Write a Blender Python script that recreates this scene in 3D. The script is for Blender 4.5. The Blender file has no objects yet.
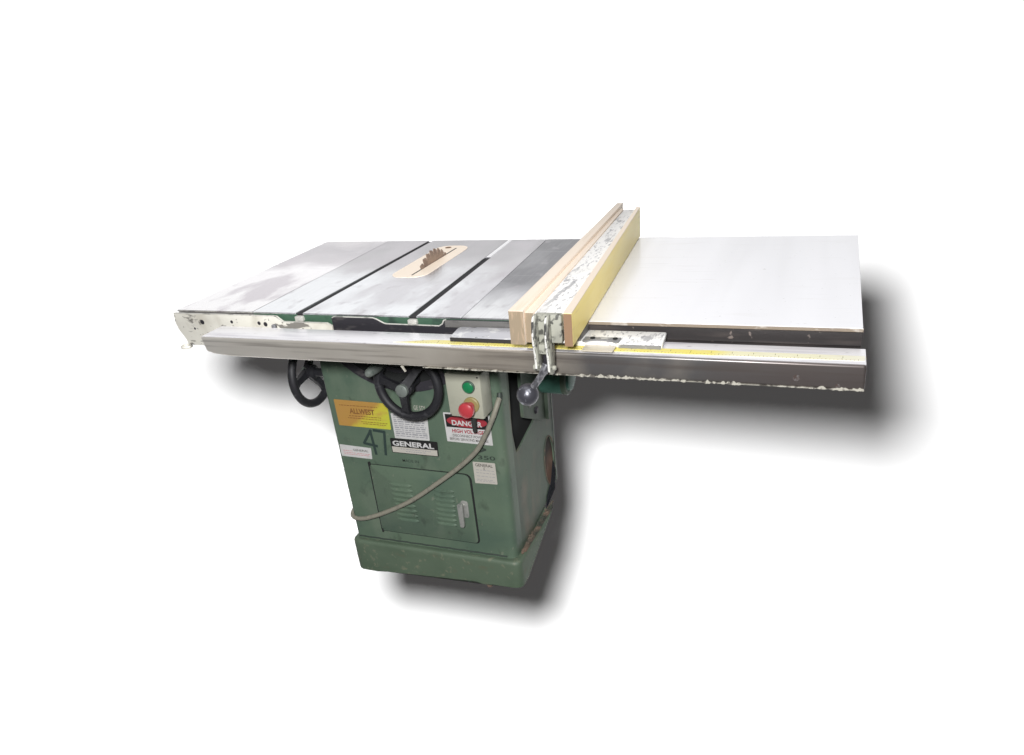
import bpy, bmesh, math, random
from mathutils import Vector, Matrix
from mathutils.geometry import tessellate_polygon
random.seed(7)
scene = bpy.context.scene
COL = scene.collection
PI = math.pi

# ------------------------------------------------------------------ materials
def mat(name, base, rough=.5, metal=0., layers=(), bump=(), spec=.5, coat=0., rvar=None):
    """layers: (scale xyz, detail, lo, hi, colour, amount[, rough]) blotches of another colour;
       bump: (scale xyz, strength, distance)"""
    m = bpy.data.materials.new(name); m.use_nodes = True
    nt = m.node_tree; N = nt.nodes; L = nt.links
    bs = N['Principled BSDF']
    bs.inputs['Roughness'].default_value = rough
    bs.inputs['Metallic'].default_value = metal
    bs.inputs['Specular IOR Level'].default_value = spec
    bs.inputs['Coat Weight'].default_value = coat
    tc = N.new('ShaderNodeTexCoord')
    def noise(sc, det=3, dist=0., seed=0.):
        mp = N.new('ShaderNodeMapping'); mp.inputs['Scale'].default_value = sc
        mp.inputs['Location'].default_value = (seed, seed * .7, seed * 1.3)
        L.new(tc.outputs['Object'], mp.inputs['Vector'])
        n = N.new('ShaderNodeTexNoise'); n.inputs['Scale'].default_value = 1
        n.inputs['Detail'].default_value = det; n.inputs['Distortion'].default_value = dist
        L.new(mp.outputs['Vector'], n.inputs['Vector'])
        return n.outputs['Fac']
    cur = None; seed = 1.
    for ly in layers:
        sc, det, lo, hi, c, amt = ly[:6]
        seed += 3.7
        f = noise(sc, det, .3, seed)
        mr = N.new('ShaderNodeMapRange'); mr.inputs['From Min'].default_value = lo
        mr.inputs['From Max'].default_value = hi; mr.inputs['To Max'].default_value = amt
        L.new(f, mr.inputs['Value'])
        mx = N.new('ShaderNodeMix'); mx.data_type = 'RGBA'
        L.new(mr.outputs['Result'], mx.inputs['Factor'])
        if cur is None: mx.inputs[6].default_value = (*base, 1)
        else: L.new(cur, mx.inputs[6])
        mx.inputs[7].default_value = (*c, 1)
        cur = mx.outputs[2]
    if cur is None: bs.inputs['Base Color'].default_value = (*base, 1)
    else: L.new(cur, bs.inputs['Base Color'])
    if rvar:
        sc, lo, hi = rvar
        f = noise(sc, 4, .2, 21.)
        mr = N.new('ShaderNodeMapRange'); mr.inputs['From Min'].default_value = .35
        mr.inputs['From Max'].default_value = .65
        mr.inputs['To Min'].default_value = lo; mr.inputs['To Max'].default_value = hi
        L.new(f, mr.inputs['Value']); L.new(mr.outputs['Result'], bs.inputs['Roughness'])
    prev = None
    for sc, st, di in bump:
        f = noise(sc, 4, 0, 9.)
        b = N.new('ShaderNodeBump'); b.inputs['Strength'].default_value = st
        b.inputs['Distance'].default_value = di
        L.new(f, b.inputs['Height'])
        if prev: L.new(prev, b.inputs['Normal'])
        prev = b.outputs['Normal']
    if prev: L.new(prev, bs.inputs['Normal'])
    return m

def gradient_mat(name, stops, axis, lo, hi, rough=.5, metal=0., blot=None, bump=None, skew=0., zskew=0., fine=None):
    """colour ramp along one object axis (metres from the part's centre), broken by noise"""
    m = bpy.data.materials.new(name); m.use_nodes = True
    nt = m.node_tree; N = nt.nodes; L = nt.links; bs = N['Principled BSDF']
    bs.inputs['Roughness'].default_value = rough; bs.inputs['Metallic'].default_value = metal
    tc = N.new('ShaderNodeTexCoord'); sx = N.new('ShaderNodeSeparateXYZ')
    L.new(tc.outputs['Object'], sx.inputs[0])
    no = N.new('ShaderNodeTexNoise'); no.inputs['Scale'].default_value = 6; no.inputs['Detail'].default_value = 5
    L.new(tc.outputs['Object'], no.inputs['Vector'])
    v = sx.outputs[axis]
    if skew:
        o = sx.outputs[(axis + 1) % 3]
        ma = N.new('ShaderNodeMath'); ma.operation = 'MULTIPLY_ADD'; ma.inputs[1].default_value = skew
        L.new(o, ma.inputs[0]); L.new(v, ma.inputs[2]); v = ma.outputs[0]
    if zskew:
        ma = N.new('ShaderNodeMath'); ma.operation = 'MULTIPLY_ADD'; ma.inputs[1].default_value = zskew
        L.new(sx.outputs[2], ma.inputs[0]); L.new(v, ma.inputs[2]); v = ma.outputs[0]
    mr = N.new('ShaderNodeMapRange'); mr.inputs['From Min'].default_value = lo; mr.inputs['From Max'].default_value = hi
    L.new(v, mr.inputs['Value'])
    ad = N.new('ShaderNodeMath'); ad.operation = 'MULTIPLY_ADD'; ad.inputs[1].default_value = .5
    sb = N.new('ShaderNodeMath'); sb.operation = 'SUBTRACT'; sb.inputs[1].default_value = .25
    L.new(no.outputs['Fac'], ad.inputs[0]); L.new(mr.outputs['Result'], sb.inputs[0]); L.new(sb.outputs[0], ad.inputs[2])
    cr = N.new('ShaderNodeValToRGB'); e = cr.color_ramp.elements
    e[0].position = stops[0][0]; e[0].color = (*stops[0][1], 1)
    e[1].position = stops[-1][0]; e[1].color = (*stops[-1][1], 1)
    for p, c in stops[1:-1]:
        k = e.new(p); k.color = (*c, 1)
    L.new(ad.outputs[0], cr.inputs[0]); cur = cr.outputs[0]
    if blot:
        sc, l2, h2, c, amt = blot
        mp = N.new('ShaderNodeMapping'); mp.inputs['Scale'].default_value = sc
        L.new(tc.outputs['Object'], mp.inputs[0])
        n2 = N.new('ShaderNodeTexNoise'); n2.inputs['Scale'].default_value = 1; n2.inputs['Detail'].default_value = 5
        L.new(mp.outputs[0], n2.inputs['Vector'])
        m2 = N.new('ShaderNodeMapRange'); m2.inputs['From Min'].default_value = l2; m2.inputs['From Max'].default_value = h2
        m2.inputs['To Max'].default_value = amt; L.new(n2.outputs['Fac'], m2.inputs['Value'])
        mx = N.new('ShaderNodeMix'); mx.data_type = 'RGBA'; L.new(m2.outputs['Result'], mx.inputs['Factor'])
        L.new(cur, mx.inputs[6]); mx.inputs[7].default_value = (*c, 1); cur = mx.outputs[2]
    if fine:
        for sc, l2, h2, c, amt in fine:
            mp = N.new('ShaderNodeMapping'); mp.inputs['Scale'].default_value = sc
            mp.inputs['Location'].default_value = (3.1, 1.7, 0)
            L.new(tc.outputs['Object'], mp.inputs[0])
            n2 = N.new('ShaderNodeTexNoise'); n2.inputs['Scale'].default_value = 1; n2.inputs['Detail'].default_value = 6
            L.new(mp.outputs[0], n2.inputs['Vector'])
            m2 = N.new('ShaderNodeMapRange'); m2.inputs['From Min'].default_value = l2; m2.inputs['From Max'].default_value = h2
            m2.inputs['To Max'].default_value = amt; L.new(n2.outputs['Fac'], m2.inputs['Value'])
            mx = N.new('ShaderNodeMix'); mx.data_type = 'RGBA'; L.new(m2.outputs['Result'], mx.inputs['Factor'])
            L.new(cur, mx.inputs[6]); mx.inputs[7].default_value = (*c, 1); cur = mx.outputs[2]
    L.new(cur, bs.inputs['Base Color'])
    if bump:
        sc, st, di = bump
        mp = N.new('ShaderNodeMapping'); mp.inputs['Scale'].default_value = sc
        L.new(tc.outputs['Object'], mp.inputs[0])
        n2 = N.new('ShaderNodeTexNoise'); n2.inputs['Scale'].default_value = 1; n2.inputs['Detail'].default_value = 4
        L.new(mp.outputs[0], n2.inputs['Vector'])
        b = N.new('ShaderNodeBump'); b.inputs['Strength'].default_value = st; b.inputs['Distance'].default_value = di
        L.new(n2.outputs['Fac'], b.inputs['Height']); L.new(b.outputs['Normal'], bs.inputs['Normal'])
    return m

GREEN = (.086, .124, .086)
M = {}
M['green'] = mat('green_paint', GREEN, .5, 0,
    [((5, 5, 7), 5, .42, .66, (.058, .092, .068), .85), ((11, 9, 4), 6, .54, .70, (.125, .155, .115), .5),
     ((70, 70, 50), 4, .68, .74, (.17, .18, .14), .5), ((28, 28, 22), 6, .60, .72, (.034, .046, .034), .5)],
    [((120, 120, 120), .25, .001)], .45)
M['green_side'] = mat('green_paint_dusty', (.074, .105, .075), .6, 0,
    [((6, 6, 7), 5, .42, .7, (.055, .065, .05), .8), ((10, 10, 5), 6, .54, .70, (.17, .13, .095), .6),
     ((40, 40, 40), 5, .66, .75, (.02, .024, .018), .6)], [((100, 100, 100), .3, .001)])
M['green_base'] = mat('green_base_paint', (.072, .102, .068), .6, 0,
    [((7, 7, 9), 5, .45, .72, (.045, .072, .045), .8), ((60, 60, 50), 5, .60, .70, (.16, .16, .11), .6),
     ((16, 16, 30), 6, .60, .75, (.09, .08, .05), .5)], [((90, 90, 90), .35, .0012)])
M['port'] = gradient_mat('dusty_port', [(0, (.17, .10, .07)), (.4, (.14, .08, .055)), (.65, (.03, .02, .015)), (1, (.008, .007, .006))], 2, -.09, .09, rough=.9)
M['green_cast'] = mat('green_casting', (.05, .11, .07), .6, 0, [((30, 30, 30), 4, .5, .7, (.02, .035, .03), .8)])
M['teal'] = mat('motor_green', (.06, .17, .13), .5, 0, [((16, 16, 16), 4, .45, .7, (.03, .08, .065), .9)])
M['dark'] = mat('dark_recess', (.006, .007, .007), .9)
M['brown_in'] = mat('dusty_interior', (.05, .028, .02), .9, 0, [((20, 20, 20), 4, .45, .65, (.16, .085, .06), 1)])
M['grime'] = mat('greasy_grey', (.055, .05, .047), .6, 0, [((20, 20, 20), 4, .5, .7, (.02, .02, .02), .8)])
M['black'] = mat('black_handwheel', (.010, .010, .013), .6, 0, [((60, 60, 60), 4, .6, .72, (.05, .05, .055), .6)],
                 [((150, 150, 150), .2, .001)])
M['blackm'] = mat('black_rubber', (.02, .022, .02), .6)
M['hub'] = mat('hub_grey', (.16, .18, .165), .5, .2, [((60, 60, 60), 3, .5, .7, (.06, .08, .07), .8)])
M['white_cast'] = mat('chipped_cream_paint', (.72, .70, .63), .5, 0,
    [((14, 14, 14), 5, .50, .68, (.5, .47, .4), .8), ((75, 75, 75), 4, .64, .68, (.10, .09, .08), .9),
     ((18, 18, 50), 6, .61, .65, (.12, .11, .10), .85)], [((60, 60, 60), .4, .001)])
M['speck'] = mat('speckled_white_paint', (.90, .89, .87), .45, 0,
    [((170, 60, 170), 5, .54, .64, (.36, .36, .38), .8), ((55, 16, 55), 8, .57, .64, (.26, .26, .28), .7),
     ((12, 5, 12), 4, .5, .7, (.78, .77, .74), .7)], [((80, 60, 80), .4, .001)])
M['clamp'] = mat('worn_clamp_paint', (.40, .40, .34), .5, 0,
    [((60, 60, 60), 5, .52, .58, (.06, .06, .055), .9), ((25, 25, 25), 5, .5, .7, (.3, .3, .26), .8)],
    [((80, 80, 80), .4, .001)])
M['rib_edge'] = mat('chipped_rib_edge', (.85, .84, .80), .4, 0, [((90, 90, 70), 5, .47, .54, (.07, .07, .07), 1)])
M['steel_top'] = None
def steel(name, stops, axis, lo, hi, **k): return gradient_mat(name, stops, axis, lo, hi, **k)
M['iron_left'] = steel('machined_iron_left', [(0, (.98, .97, .98)), (.50, (.96, .94, .96)), (.62, (.58, .55, .58)), (.85, (.42, .40, .43)), (1, (.62, .59, .61))],  # pale front, grey back and blots put window reflections into the iron's colour
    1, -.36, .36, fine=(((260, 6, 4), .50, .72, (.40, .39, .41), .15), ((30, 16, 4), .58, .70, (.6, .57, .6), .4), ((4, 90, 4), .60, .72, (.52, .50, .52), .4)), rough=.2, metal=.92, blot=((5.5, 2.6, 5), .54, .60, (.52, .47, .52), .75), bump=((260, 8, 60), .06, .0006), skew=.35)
M['iron_mid'] = steel('machined_iron_mid', [(0, (.93, .95, .98)), (.35, (.88, .90, .93)), (.6, (.52, .51, .53)), (.8, (.36, .35, .37)), (1, (.30, .29, .31))],  # front-to-back tone and blots paint reflections on the middle top
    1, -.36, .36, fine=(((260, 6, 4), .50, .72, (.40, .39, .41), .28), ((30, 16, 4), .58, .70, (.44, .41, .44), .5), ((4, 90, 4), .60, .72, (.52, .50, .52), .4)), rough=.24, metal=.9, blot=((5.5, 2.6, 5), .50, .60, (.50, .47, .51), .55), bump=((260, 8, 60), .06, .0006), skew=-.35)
M['iron_right'] = steel('machined_iron_right', [(0, (.92, .93, .95)), (.22, (.60, .60, .63)), (.42, (.20, .20, .22)), (1, (.15, .15, .165))],  # pale front fading to dark back: reflection painted into the right wing
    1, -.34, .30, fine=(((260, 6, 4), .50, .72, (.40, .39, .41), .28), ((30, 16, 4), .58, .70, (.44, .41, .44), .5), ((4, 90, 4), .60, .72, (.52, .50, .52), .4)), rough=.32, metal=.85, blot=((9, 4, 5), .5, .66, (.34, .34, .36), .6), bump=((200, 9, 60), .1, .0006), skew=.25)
M['slot'] = mat('slot_dark', (.012, .011, .014), .7)
M['slot_bright'] = mat('slot_pale_steel', (.88, .88, .90), .3, .5)
M['insert'] = mat('pale_plywood_insert', (.95, .82, .68), .45, 0, [((20, 3, 20), 4, .5, .7, (.90, .74, .60), .5)])
M['blade'] = mat('saw_blade_steel', (.30, .22, .17), .45, .4, [((30, 30, 30), 3, .45, .7, (.16, .11, .09), .8)])
M['laminate'] = mat('white_laminate', (.85, .85, .885), .22, 0,
    [((5, .4, 3), 3, .42, .60, (.76, .76, .79), .7), ((120, 160, 160), 2, .73, .77, (.45, .44, .43), .6), ((5, 160, 5), 3, .66, .72, (.62, .61, .62), .5),  # broad grey bands put in for the fence's reflection, then specks and scuffs
     ((6, 30, 3), 4, .62, .8, (.74, .73, .74), .5)])
M['edge_band'] = mat('laminate_edge', (.26, .21, .16), .6, 0, [((30, 10, 60), 5, .55, .68, (.70, .66, .6), .8), ((8, 8, 8), 4, .5, .7, (.2, .16, .14), .8)])
M['frame_dark'] = mat('dark_frame', (.022, .018, .018), .55, 0, [((5, 10, 60), 5, .5, .7, (.075, .06, .055), .8), ((60, 20, 60), 4, .66, .7, (.22, .18, .16), .8)])
M['rail'] = gradient_mat('worn_rail_painted_sheen', [(0, (.72, .69, .64)), (.35, (.56, .52, .46)), (.58, (.40, .36, .31)), (.76, (.15, .145, .145)), (1, (.14, .12, .115))],  # light-to-dark run along the rail paints its reflections; streaks are wear
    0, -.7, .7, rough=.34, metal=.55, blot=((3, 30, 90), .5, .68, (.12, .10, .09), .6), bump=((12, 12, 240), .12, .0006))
M['rail_top'] = mat('rail_top_painted_sheen', (.95, .94, .97), .25, .5,  # top face coloured paler than the front to imitate the reflected backdrop
    [((5, 60, 5), 5, .5, .72, (.62, .60, .66), .8), ((30, 60, 5), 5, .66, .72, (.4, .38, .4), .6)])
M['tape'] = gradient_mat('yellow_scale', [(0, (.80, .77, .60)), (.16, (.80, .70, .20)), (.72, (.82, .71, .16)), (.84, (.80, .77, .52)), (1, (.80, .78, .68))],  # paler right end is reflected glare painted into the yellow
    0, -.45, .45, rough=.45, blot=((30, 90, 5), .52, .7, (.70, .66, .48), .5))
M['rust'] = mat('rust_stain', (.06, .04, .035), .8, 0, [((150, 150, 150), 3, .4, .6, (.13, .12, .12), 1)])
M['tick'] = mat('scale_ink', (.22, .19, .08), .7)
M['bracket'] = mat('dark_bracket', (.035, .033, .04), .5, .3, [((20, 20, 60), 5, .55, .7, (.12, .11, .11), .8)])
M['bracket_grey'] = mat('grey_angle', (.16, .155, .15), .5, .3, [((12, 12, 60), 5, .5, .7, (.07, .07, .07), .8), ((40, 40, 40), 4, .68, .72, (.4, .4, .38), .7)])
M['bare_edge'] = mat('bare_edge', (.62, .61, .57), .4, .3, [((40, 40, 40), 3, .55, .65, (.15, .15, .14), .8)])
M['silver'] = mat('silver_bar', (.62, .62, .66), .35, .4, [((40, 40, 40), 5, .52, .62, (.9, .9, .9), .9), ((60, 90, 60), 4, .66, .7, (.04, .04, .04), .9)])
M['dull_bar'] = mat('dull_grey_bar', (.24, .24, .25), .5, .2, [((50, 50, 50), 5, .52, .60, (.62, .62, .60), .8), ((60, 60, 60), 4, .62, .66, (.03, .03, .03), .9)])
M['maple'] = mat('maple_board', (.86, .74, .62), .5, 0, [((40, 2, 40), 4, .5, .7, (.78, .63, .49), .7), ((90, 5, 90), 3, .6, .7, (.72, .57, .42), .4)])
M['maple_end'] = mat('end_grain', (.35, .275, .19), .6, 0, [((50, 50, 6), 4, .5, .7, (.38, .28, .18), .8), ((200, 200, 30), 3, .55, .7, (.62, .45, .31), .6)])
M['plywood_end'] = mat('plywood_end_grain', (.31, .19, .115), .6, 0, [((60, 60, 8), 4, .5, .7, (.30, .16, .09), .8)])
M['yellow_wood'] = mat('yellow_board_face', (.93, .76, .27), .45, 0, [((20, 2, 25), 4, .45, .7, (.95, .82, .40), .8), ((60, 6, 60), 4, .62, .7, (.72, .56, .26), .5)])
M['ball'] = mat('worn_ball', (.08, .08, .095), .36, .45, [((60, 50, 60), 5, .54, .62, (.40, .41, .46), .9)], [((90, 90, 90), .3, .001)])
M['lever'] = mat('lever_steel', (.30, .30, .32), .4, .5, [((80, 80, 80), 4, .45, .55, (.08, .08, .09), .8)])
M['cable'] = mat('grey_cable', (.205, .195, .155), .6, 0, [((60, 60, 60), 4, .5, .7, (.14, .135, .11), .8)])
M['box'] = mat('cream_switch_box', (.34, .34, .275), .5, 0, [((20, 20, 20), 5, .5, .75, (.26, .26, .21), .6), ((70, 70, 70), 3, .7, .74, (.1, .1, .08), .7)])
M['btn_g'] = mat('green_button', (.01, .16, .06), .3)
M['btn_r'] = mat('red_button', (.40, .04, .05), .3, coat=.5)
M['btn_y'] = mat('yellow_collar', (.26, .21, .085), .5)
M['ring'] = mat('button_ring', (.05, .08, .06), .4)
M['st_white'] = mat('sticker_white', (.46, .455, .45), .5, 0, [((40, 40, 40), 4, .5, .75, (.34, .34, .32), .6)])
M['st_dull'] = mat('sticker_dull_white', (.39, .37, .33), .5, 0, [((40, 40, 40), 4, .5, .75, (.36, .34, .30), .7)])
M['st_black'] = mat('plate_black', (.012, .012, .012), .45)
M['st_red'] = mat('sticker_red', (.26, .025, .035), .5)
M['ink'] = mat('grey_print', (.22, .22, .24), .6)
M['ink_dark'] = mat('dark_print', (.05, .045, .04), .6)
M['ink_brown'] = mat('brown_print', (.16, .07, .02), .6)
M['ink_pink'] = mat('pink_print', (.45, .10, .13), .6)
M['marker'] = mat('marker_ink', (.018, .034, .030), .6)
M['print_shade'] = mat('faint_print_and_shade', (.025, .035, .028), .6)
M['orange'] = gradient_mat('faded_orange_label', [(0, (.34, .19, .05)), (.52, (.34, .19, .045)), (.64, (.42, .36, .04)), (1, (.40, .41, .04))],
    0, -.085, .085, rough=.5, blot=((30, 30, 60), .5, .7, (.36, .19, .06), .5), skew=0, zskew=-1.1)
M['dust'] = mat('sawdust', (.13, .09, .065), .9, 0, [((22, 22, 22), 5, .42, .58, (.035, .04, .03), 1)], [((120, 120, 120), .6, .003)])
M['tapeblk'] = mat('black_tape', (.012, .013, .017), .95, spec=.1)
M['white_chip'] = mat('peeling_white_paint', (.46, .44, .38), .6, 0, [((90, 90, 90), 4, .50, .60, (.10, .09, .08), .95)], [((90, 90, 90), .5, .001)])
M['latch'] = mat('latch_grey', (.34, .34, .32), .4, .4, [((60, 60, 60), 3, .5, .7, (.2, .21, .2), .7)])
M['louver'] = mat('green_louver_edge', (.075, .125, .09), .45)
M['glassy'] = mat('cursor_plastic', (.62, .57, .48), .25)
M['backdrop'] = mat('white_backdrop', (.93, .93, .93), .95, spec=.0)

# ------------------------------------------------------------------ mesh helpers
def NB(): return bmesh.new()
def merge(bm, t):
    me = bpy.data.meshes.new('t'); t.to_mesh(me); t.free(); bm.from_mesh(me); bpy.data.meshes.remove(me)
def box(bm, x0, x1, y0, y1, z0, z1, bev=0., seg=2):
    t = NB()
    bmesh.ops.create_cube(t, size=1)
    for v in t.verts:
        v.co = Vector(((x0 + x1) / 2 + v.co.x * (x1 - x0), (y0 + y1) / 2 + v.co.y * (y1 - y0), (z0 + z1) / 2 + v.co.z * (z1 - z0)))
    if bev: bmesh.ops.bevel(t, geom=t.edges[:], offset=bev, segments=seg, affect='EDGES', profile=.5)
    merge(bm, t)
def prism(bm, pts, axis, a0, a1, bev=0., seg=2, mi=0):
    """polygon pts in the two other axes (x,y | x,z | y,z), extruded along axis"""
    t = NB()
    def P(p, a):
        if axis == 'z': return (p[0], p[1], a)
        if axis == 'y': return (p[0], a, p[1])
        return (a, p[0], p[1])
    A = [t.verts.new(P(p, a0)) for p in pts]; B = [t.verts.new(P(p, a1)) for p in pts]
    t.faces.new(A); t.faces.new(B[::-1])
    n = len(pts)
    for i in range(n): t.faces.new((A[i], B[i], B[(i + 1) % n], A[(i + 1) % n]))
    bmesh.ops.recalc_face_normals(t, faces=t.faces[:])
    if bev: bmesh.ops.bevel(t, geom=t.edges[:], offset=bev, segments=seg, affect='EDGES', profile=.5, clamp_overlap=True)
    merge(bm, t)
def tube(bm, path, rad, n=12, closed=False, flat=1.):
    path = [Vector(p) for p in path]; m = len(path)
    rads = rad if isinstance(rad, (list, tuple)) else [rad] * m
    rings = []; up = None
    for i, p in enumerate(path):
        a = path[(i - 1) % m] if (closed or i > 0) else p
        b = path[(i + 1) % m] if (closed or i < m - 1) else p
        d = (b - a).normalized()
        if up is None:
            up = Vector((0, 0, 1)) if abs(d.z) < .9 else Vector((1, 0, 0))
        s = d.cross(up).normalized(); up = s.cross(d).normalized()
        rings.append([bm.verts.new(p + rads[i] * (math.cos(2 * PI * k / n) * s + math.sin(2 * PI * k / n) * up * flat)) for k in range(n)])
    for i in range(m if closed else m - 1):
        r0, r1 = rings[i], rings[(i + 1) % m]
        for k in range(n): bm.faces.new((r0[k], r0[(k + 1) % n], r1[(k + 1) % n], r1[k]))
    if not closed:
        bm.faces.new(rings[0][::-1]); bm.faces.new(rings[-1])
def lathe(bm, c, axis, prof, n=32, sx=1., sz=1.):
    """prof: (distance along axis, radius)"""
    ax = {'x': Vector((1, 0, 0)), 'y': Vector((0, 1, 0)), 'z': Vector((0, 0, 1))}[axis] if isinstance(axis, str) else Vector(axis).normalized()
    u = ax.orthogonal().normalized(); w = ax.cross(u)
    c = Vector(c); rings = []
    for d, r in prof:
        if r < 1e-6: rings.append([bm.verts.new(c + ax * d)])
        else: rings.append([bm.verts.new(c + ax * d + r * (math.cos(2 * PI * k / n) * u + math.sin(2 * PI * k / n) * w)) for k in range(n)])
    for a, b in zip(rings, rings[1:]):
        for k in range(n):
            k2 = (k + 1) % n
            if len(a) == 1 and len(b) > 1: bm.faces.new((a[0], b[k], b[k2]))
            elif len(b) == 1 and len(a) > 1: bm.faces.new((a[k], b[0], a[k2]))
            elif len(a) > 1: bm.faces.new((a[k], b[k], b[k2], a[k2]))
def smooth_poly(pts, r, seg=5):
    """round the corners of a polygon"""
    out = []; n = len(pts)
    for i in range(n):
        p = Vector(pts[i]); a = Vector(pts[i - 1]); b = Vector(pts[(i + 1) % n])
        rr = r[i] if isinstance(r, (list, tuple)) else r
        if rr <= 0: out.append(tuple(p)); continue
        da = (a - p); db = (b - p); ra = min(rr, da.length * .49); rb = min(rr, db.length * .49)
        A = p + da.normalized() * ra; B = p + db.normalized() * rb
        for k in range(seg + 1):
            t = k / seg; q = (1 - t) ** 2 * A + 2 * t * (1 - t) * p + t * t * B
            out.append(tuple(q))
    return out
def holed(bm, outer, holes, axis, a0, a1):
    """slab with holes"""
    t = NB()
    def P(p, a):
        if axis == 'z': return (p[0], p[1], a)
        if axis == 'y': return (p[0], a, p[1])
        return (a, p[0], p[1])
    loops = [outer] + holes
    tri = tessellate_polygon([[Vector((p[0], p[1], 0)) for p in l] for l in loops])
    flat = [p for l in loops for p in l]
    A = [t.verts.new(P(p, a0)) for p in flat]; B = [t.verts.new(P(p, a1)) for p in flat]
    for a, b, c in tri:
        t.faces.new((A[a], A[b], A[c])); t.faces.new((B[c], B[b], B[a]))
    o = 0
    for l in loops:
        n = len(l)
        for i in range(n):
            j = (i + 1) % n
            t.faces.new((A[o + i], B[o + i], B[o + j], A[o + j]))
        o += n
    bmesh.ops.recalc_face_normals(t, faces=t.faces[:])
    merge(bm, t)

ORIG = {}
def part(name, bm, m, parent=None, smooth=35, label=None):
    me = bpy.data.meshes.new(name)
    bmesh.ops.recalc_face_normals(bm, faces=bm.faces[:])
    xs = [v.co for v in bm.verts]
    lo = Vector((min(v.x for v in xs), min(v.y for v in xs), min(v.z for v in xs)))
    hi = Vector((max(v.x for v in xs), max(v.y for v in xs), max(v.z for v in xs)))
    c = (lo + hi) / 2
    for v in bm.verts: v.co -= c
    if smooth:
        for f in bm.faces: f.smooth = True
        for e in bm.edges:
            if len(e.link_faces) == 2 and e.calc_face_angle(0) > math.radians(smooth): e.smooth = False
    bm.to_mesh(me); bm.free()
    for mm in (m if isinstance(m, (list, tuple)) else [m]): me.materials.append(mm)
    o = bpy.data.objects.new(name, me); COL.objects.link(o)
    pw = ORIG[parent.name] if parent else Vector((0, 0, 0))
    if parent: o.parent = parent
    o.location = c - pw; ORIG[o.name] = c
    if label: o['label'] = label
    return o
def thing(name, loc, label, cat):
    o = bpy.data.objects.new(name, None); COL.objects.link(o); o.empty_display_size = .1
    o.location = loc; o['label'] = label; o['category'] = cat; ORIG[o.name] = Vector(loc)
    return o
def text(name, s, x, y, z, size, m, parent, width=None, stretch=1., bold=.0, rotdeg=0.):
    """lettering lying on a plane that faces -Y; x,z is the centre"""
    cu = bpy.data.curves.new('txt', 'FONT'); cu.body = s; cu.size = size; cu.align_x = 'CENTER'; cu.align_y = 'CENTER'
    cu.offset = bold * size; cu.resolution_u = 3
    to = bpy.data.objects.new('txt', cu); COL.objects.link(to)
    dg = bpy.context.evaluated_depsgraph_get(); me = bpy.data.meshes.new_from_object(to.evaluated_get(dg))
    bpy.data.objects.remove(to)
    xs = [v.co.x for v in me.vertices]; ys = [v.co.y for v in me.vertices]
    w = max(xs) - min(xs); cx = (max(xs) + min(xs)) / 2; cy = (max(ys) + min(ys)) / 2
    fx = (width / w) if width else 1.
    fy = size * stretch / (max(ys) - min(ys))
    bm = NB(); bm.from_mesh(me); bpy.data.meshes.remove(me)
    ca, sa = math.cos(math.radians(rotdeg)), math.sin(math.radians(rotdeg))
    for v in bm.verts:
        a, b = (v.co.x - cx) * fx, (v.co.y - cy) * fy
        v.co = Vector((x + a * ca - b * sa, y, z + a * sa + b * ca))
    return part(name, bm, m, parent, smooth=0)

# ================================================================== the saw
saw = thing('table_saw', (.25, .35, 0), 'old green cabinet table saw with cast iron top and white extension table', 'table saw')
YF = .178           # cabinet front plane
FL = lambda y: -.256 - .008 * y / .7
SL0 = lambda y: .095 + (.101 - .095) * y / .695
SL1 = lambda y: .114 + 0 * y
SR0 = lambda y: .390 + (.358 - .390) * y / .695
SR1 = lambda y: .4085 + (.3745 - .4085) * y / .695
SM = lambda y: .517 + (.478 - .517) * y / .69
LW = lambda y: -.028 - .014 * y
WE = lambda y: .745
D = .70
def strip(bm, fa, fb, z0, z1, y0=0., y1=D, bev=0.):
    prism(bm, [(fa(y0), y0), (fb(y0), y0), (fb(y1), y1), (fa(y1), y1)], 'z', z0, z1, bev, 1)
G = .0006
# --- cast iron top
b = NB()
strip(b, lambda y: LW(y) + G, SL0, .8565, .86, bev=.0007)
strip(b, SL1, SR0, .8565, .86, bev=.0007)
strip(b, SR1, lambda y: SM(y) - G, .8565, .86, bev=.0007)
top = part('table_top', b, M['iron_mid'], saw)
b = NB(); strip(b, FL, lambda y: LW(y) - G, .8565, .86, bev=.0007)
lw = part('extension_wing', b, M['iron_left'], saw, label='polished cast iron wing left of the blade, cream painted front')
b = NB(); strip(b, lambda y: SM(y) + G, WE, .8565, .86, bev=.0007)
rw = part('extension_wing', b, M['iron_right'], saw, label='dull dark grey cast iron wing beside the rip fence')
b = NB()
strip(b, lambda y: LW(y) + .002, lambda y: SL0(y) - .0003, .849, .8563, .002, D - .002)
strip(b, lambda y: SL1(y) + .0003, lambda y: SR0(y) - .0003, .849, .8563, .002, D - .002)
strip(b, lambda y: SR1(y) + .0003, lambda y: .744, .849, .8563, .002, D - .002)
strip(b, lambda y: LW(y) + .002, lambda y: .744, .815, .8488, .003, D - .003)
box(b, .02, .53, .06, .64, .74, .8145, .004)
part('table_casting', b, M['green_cast'], saw)
b = NB(); strip(b, lambda y: FL(y) + .002, lambda y: LW(y), .812, .8563, .002, D - .002)
part('wing_casting', b, M['bracket_grey'], lw)
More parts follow.
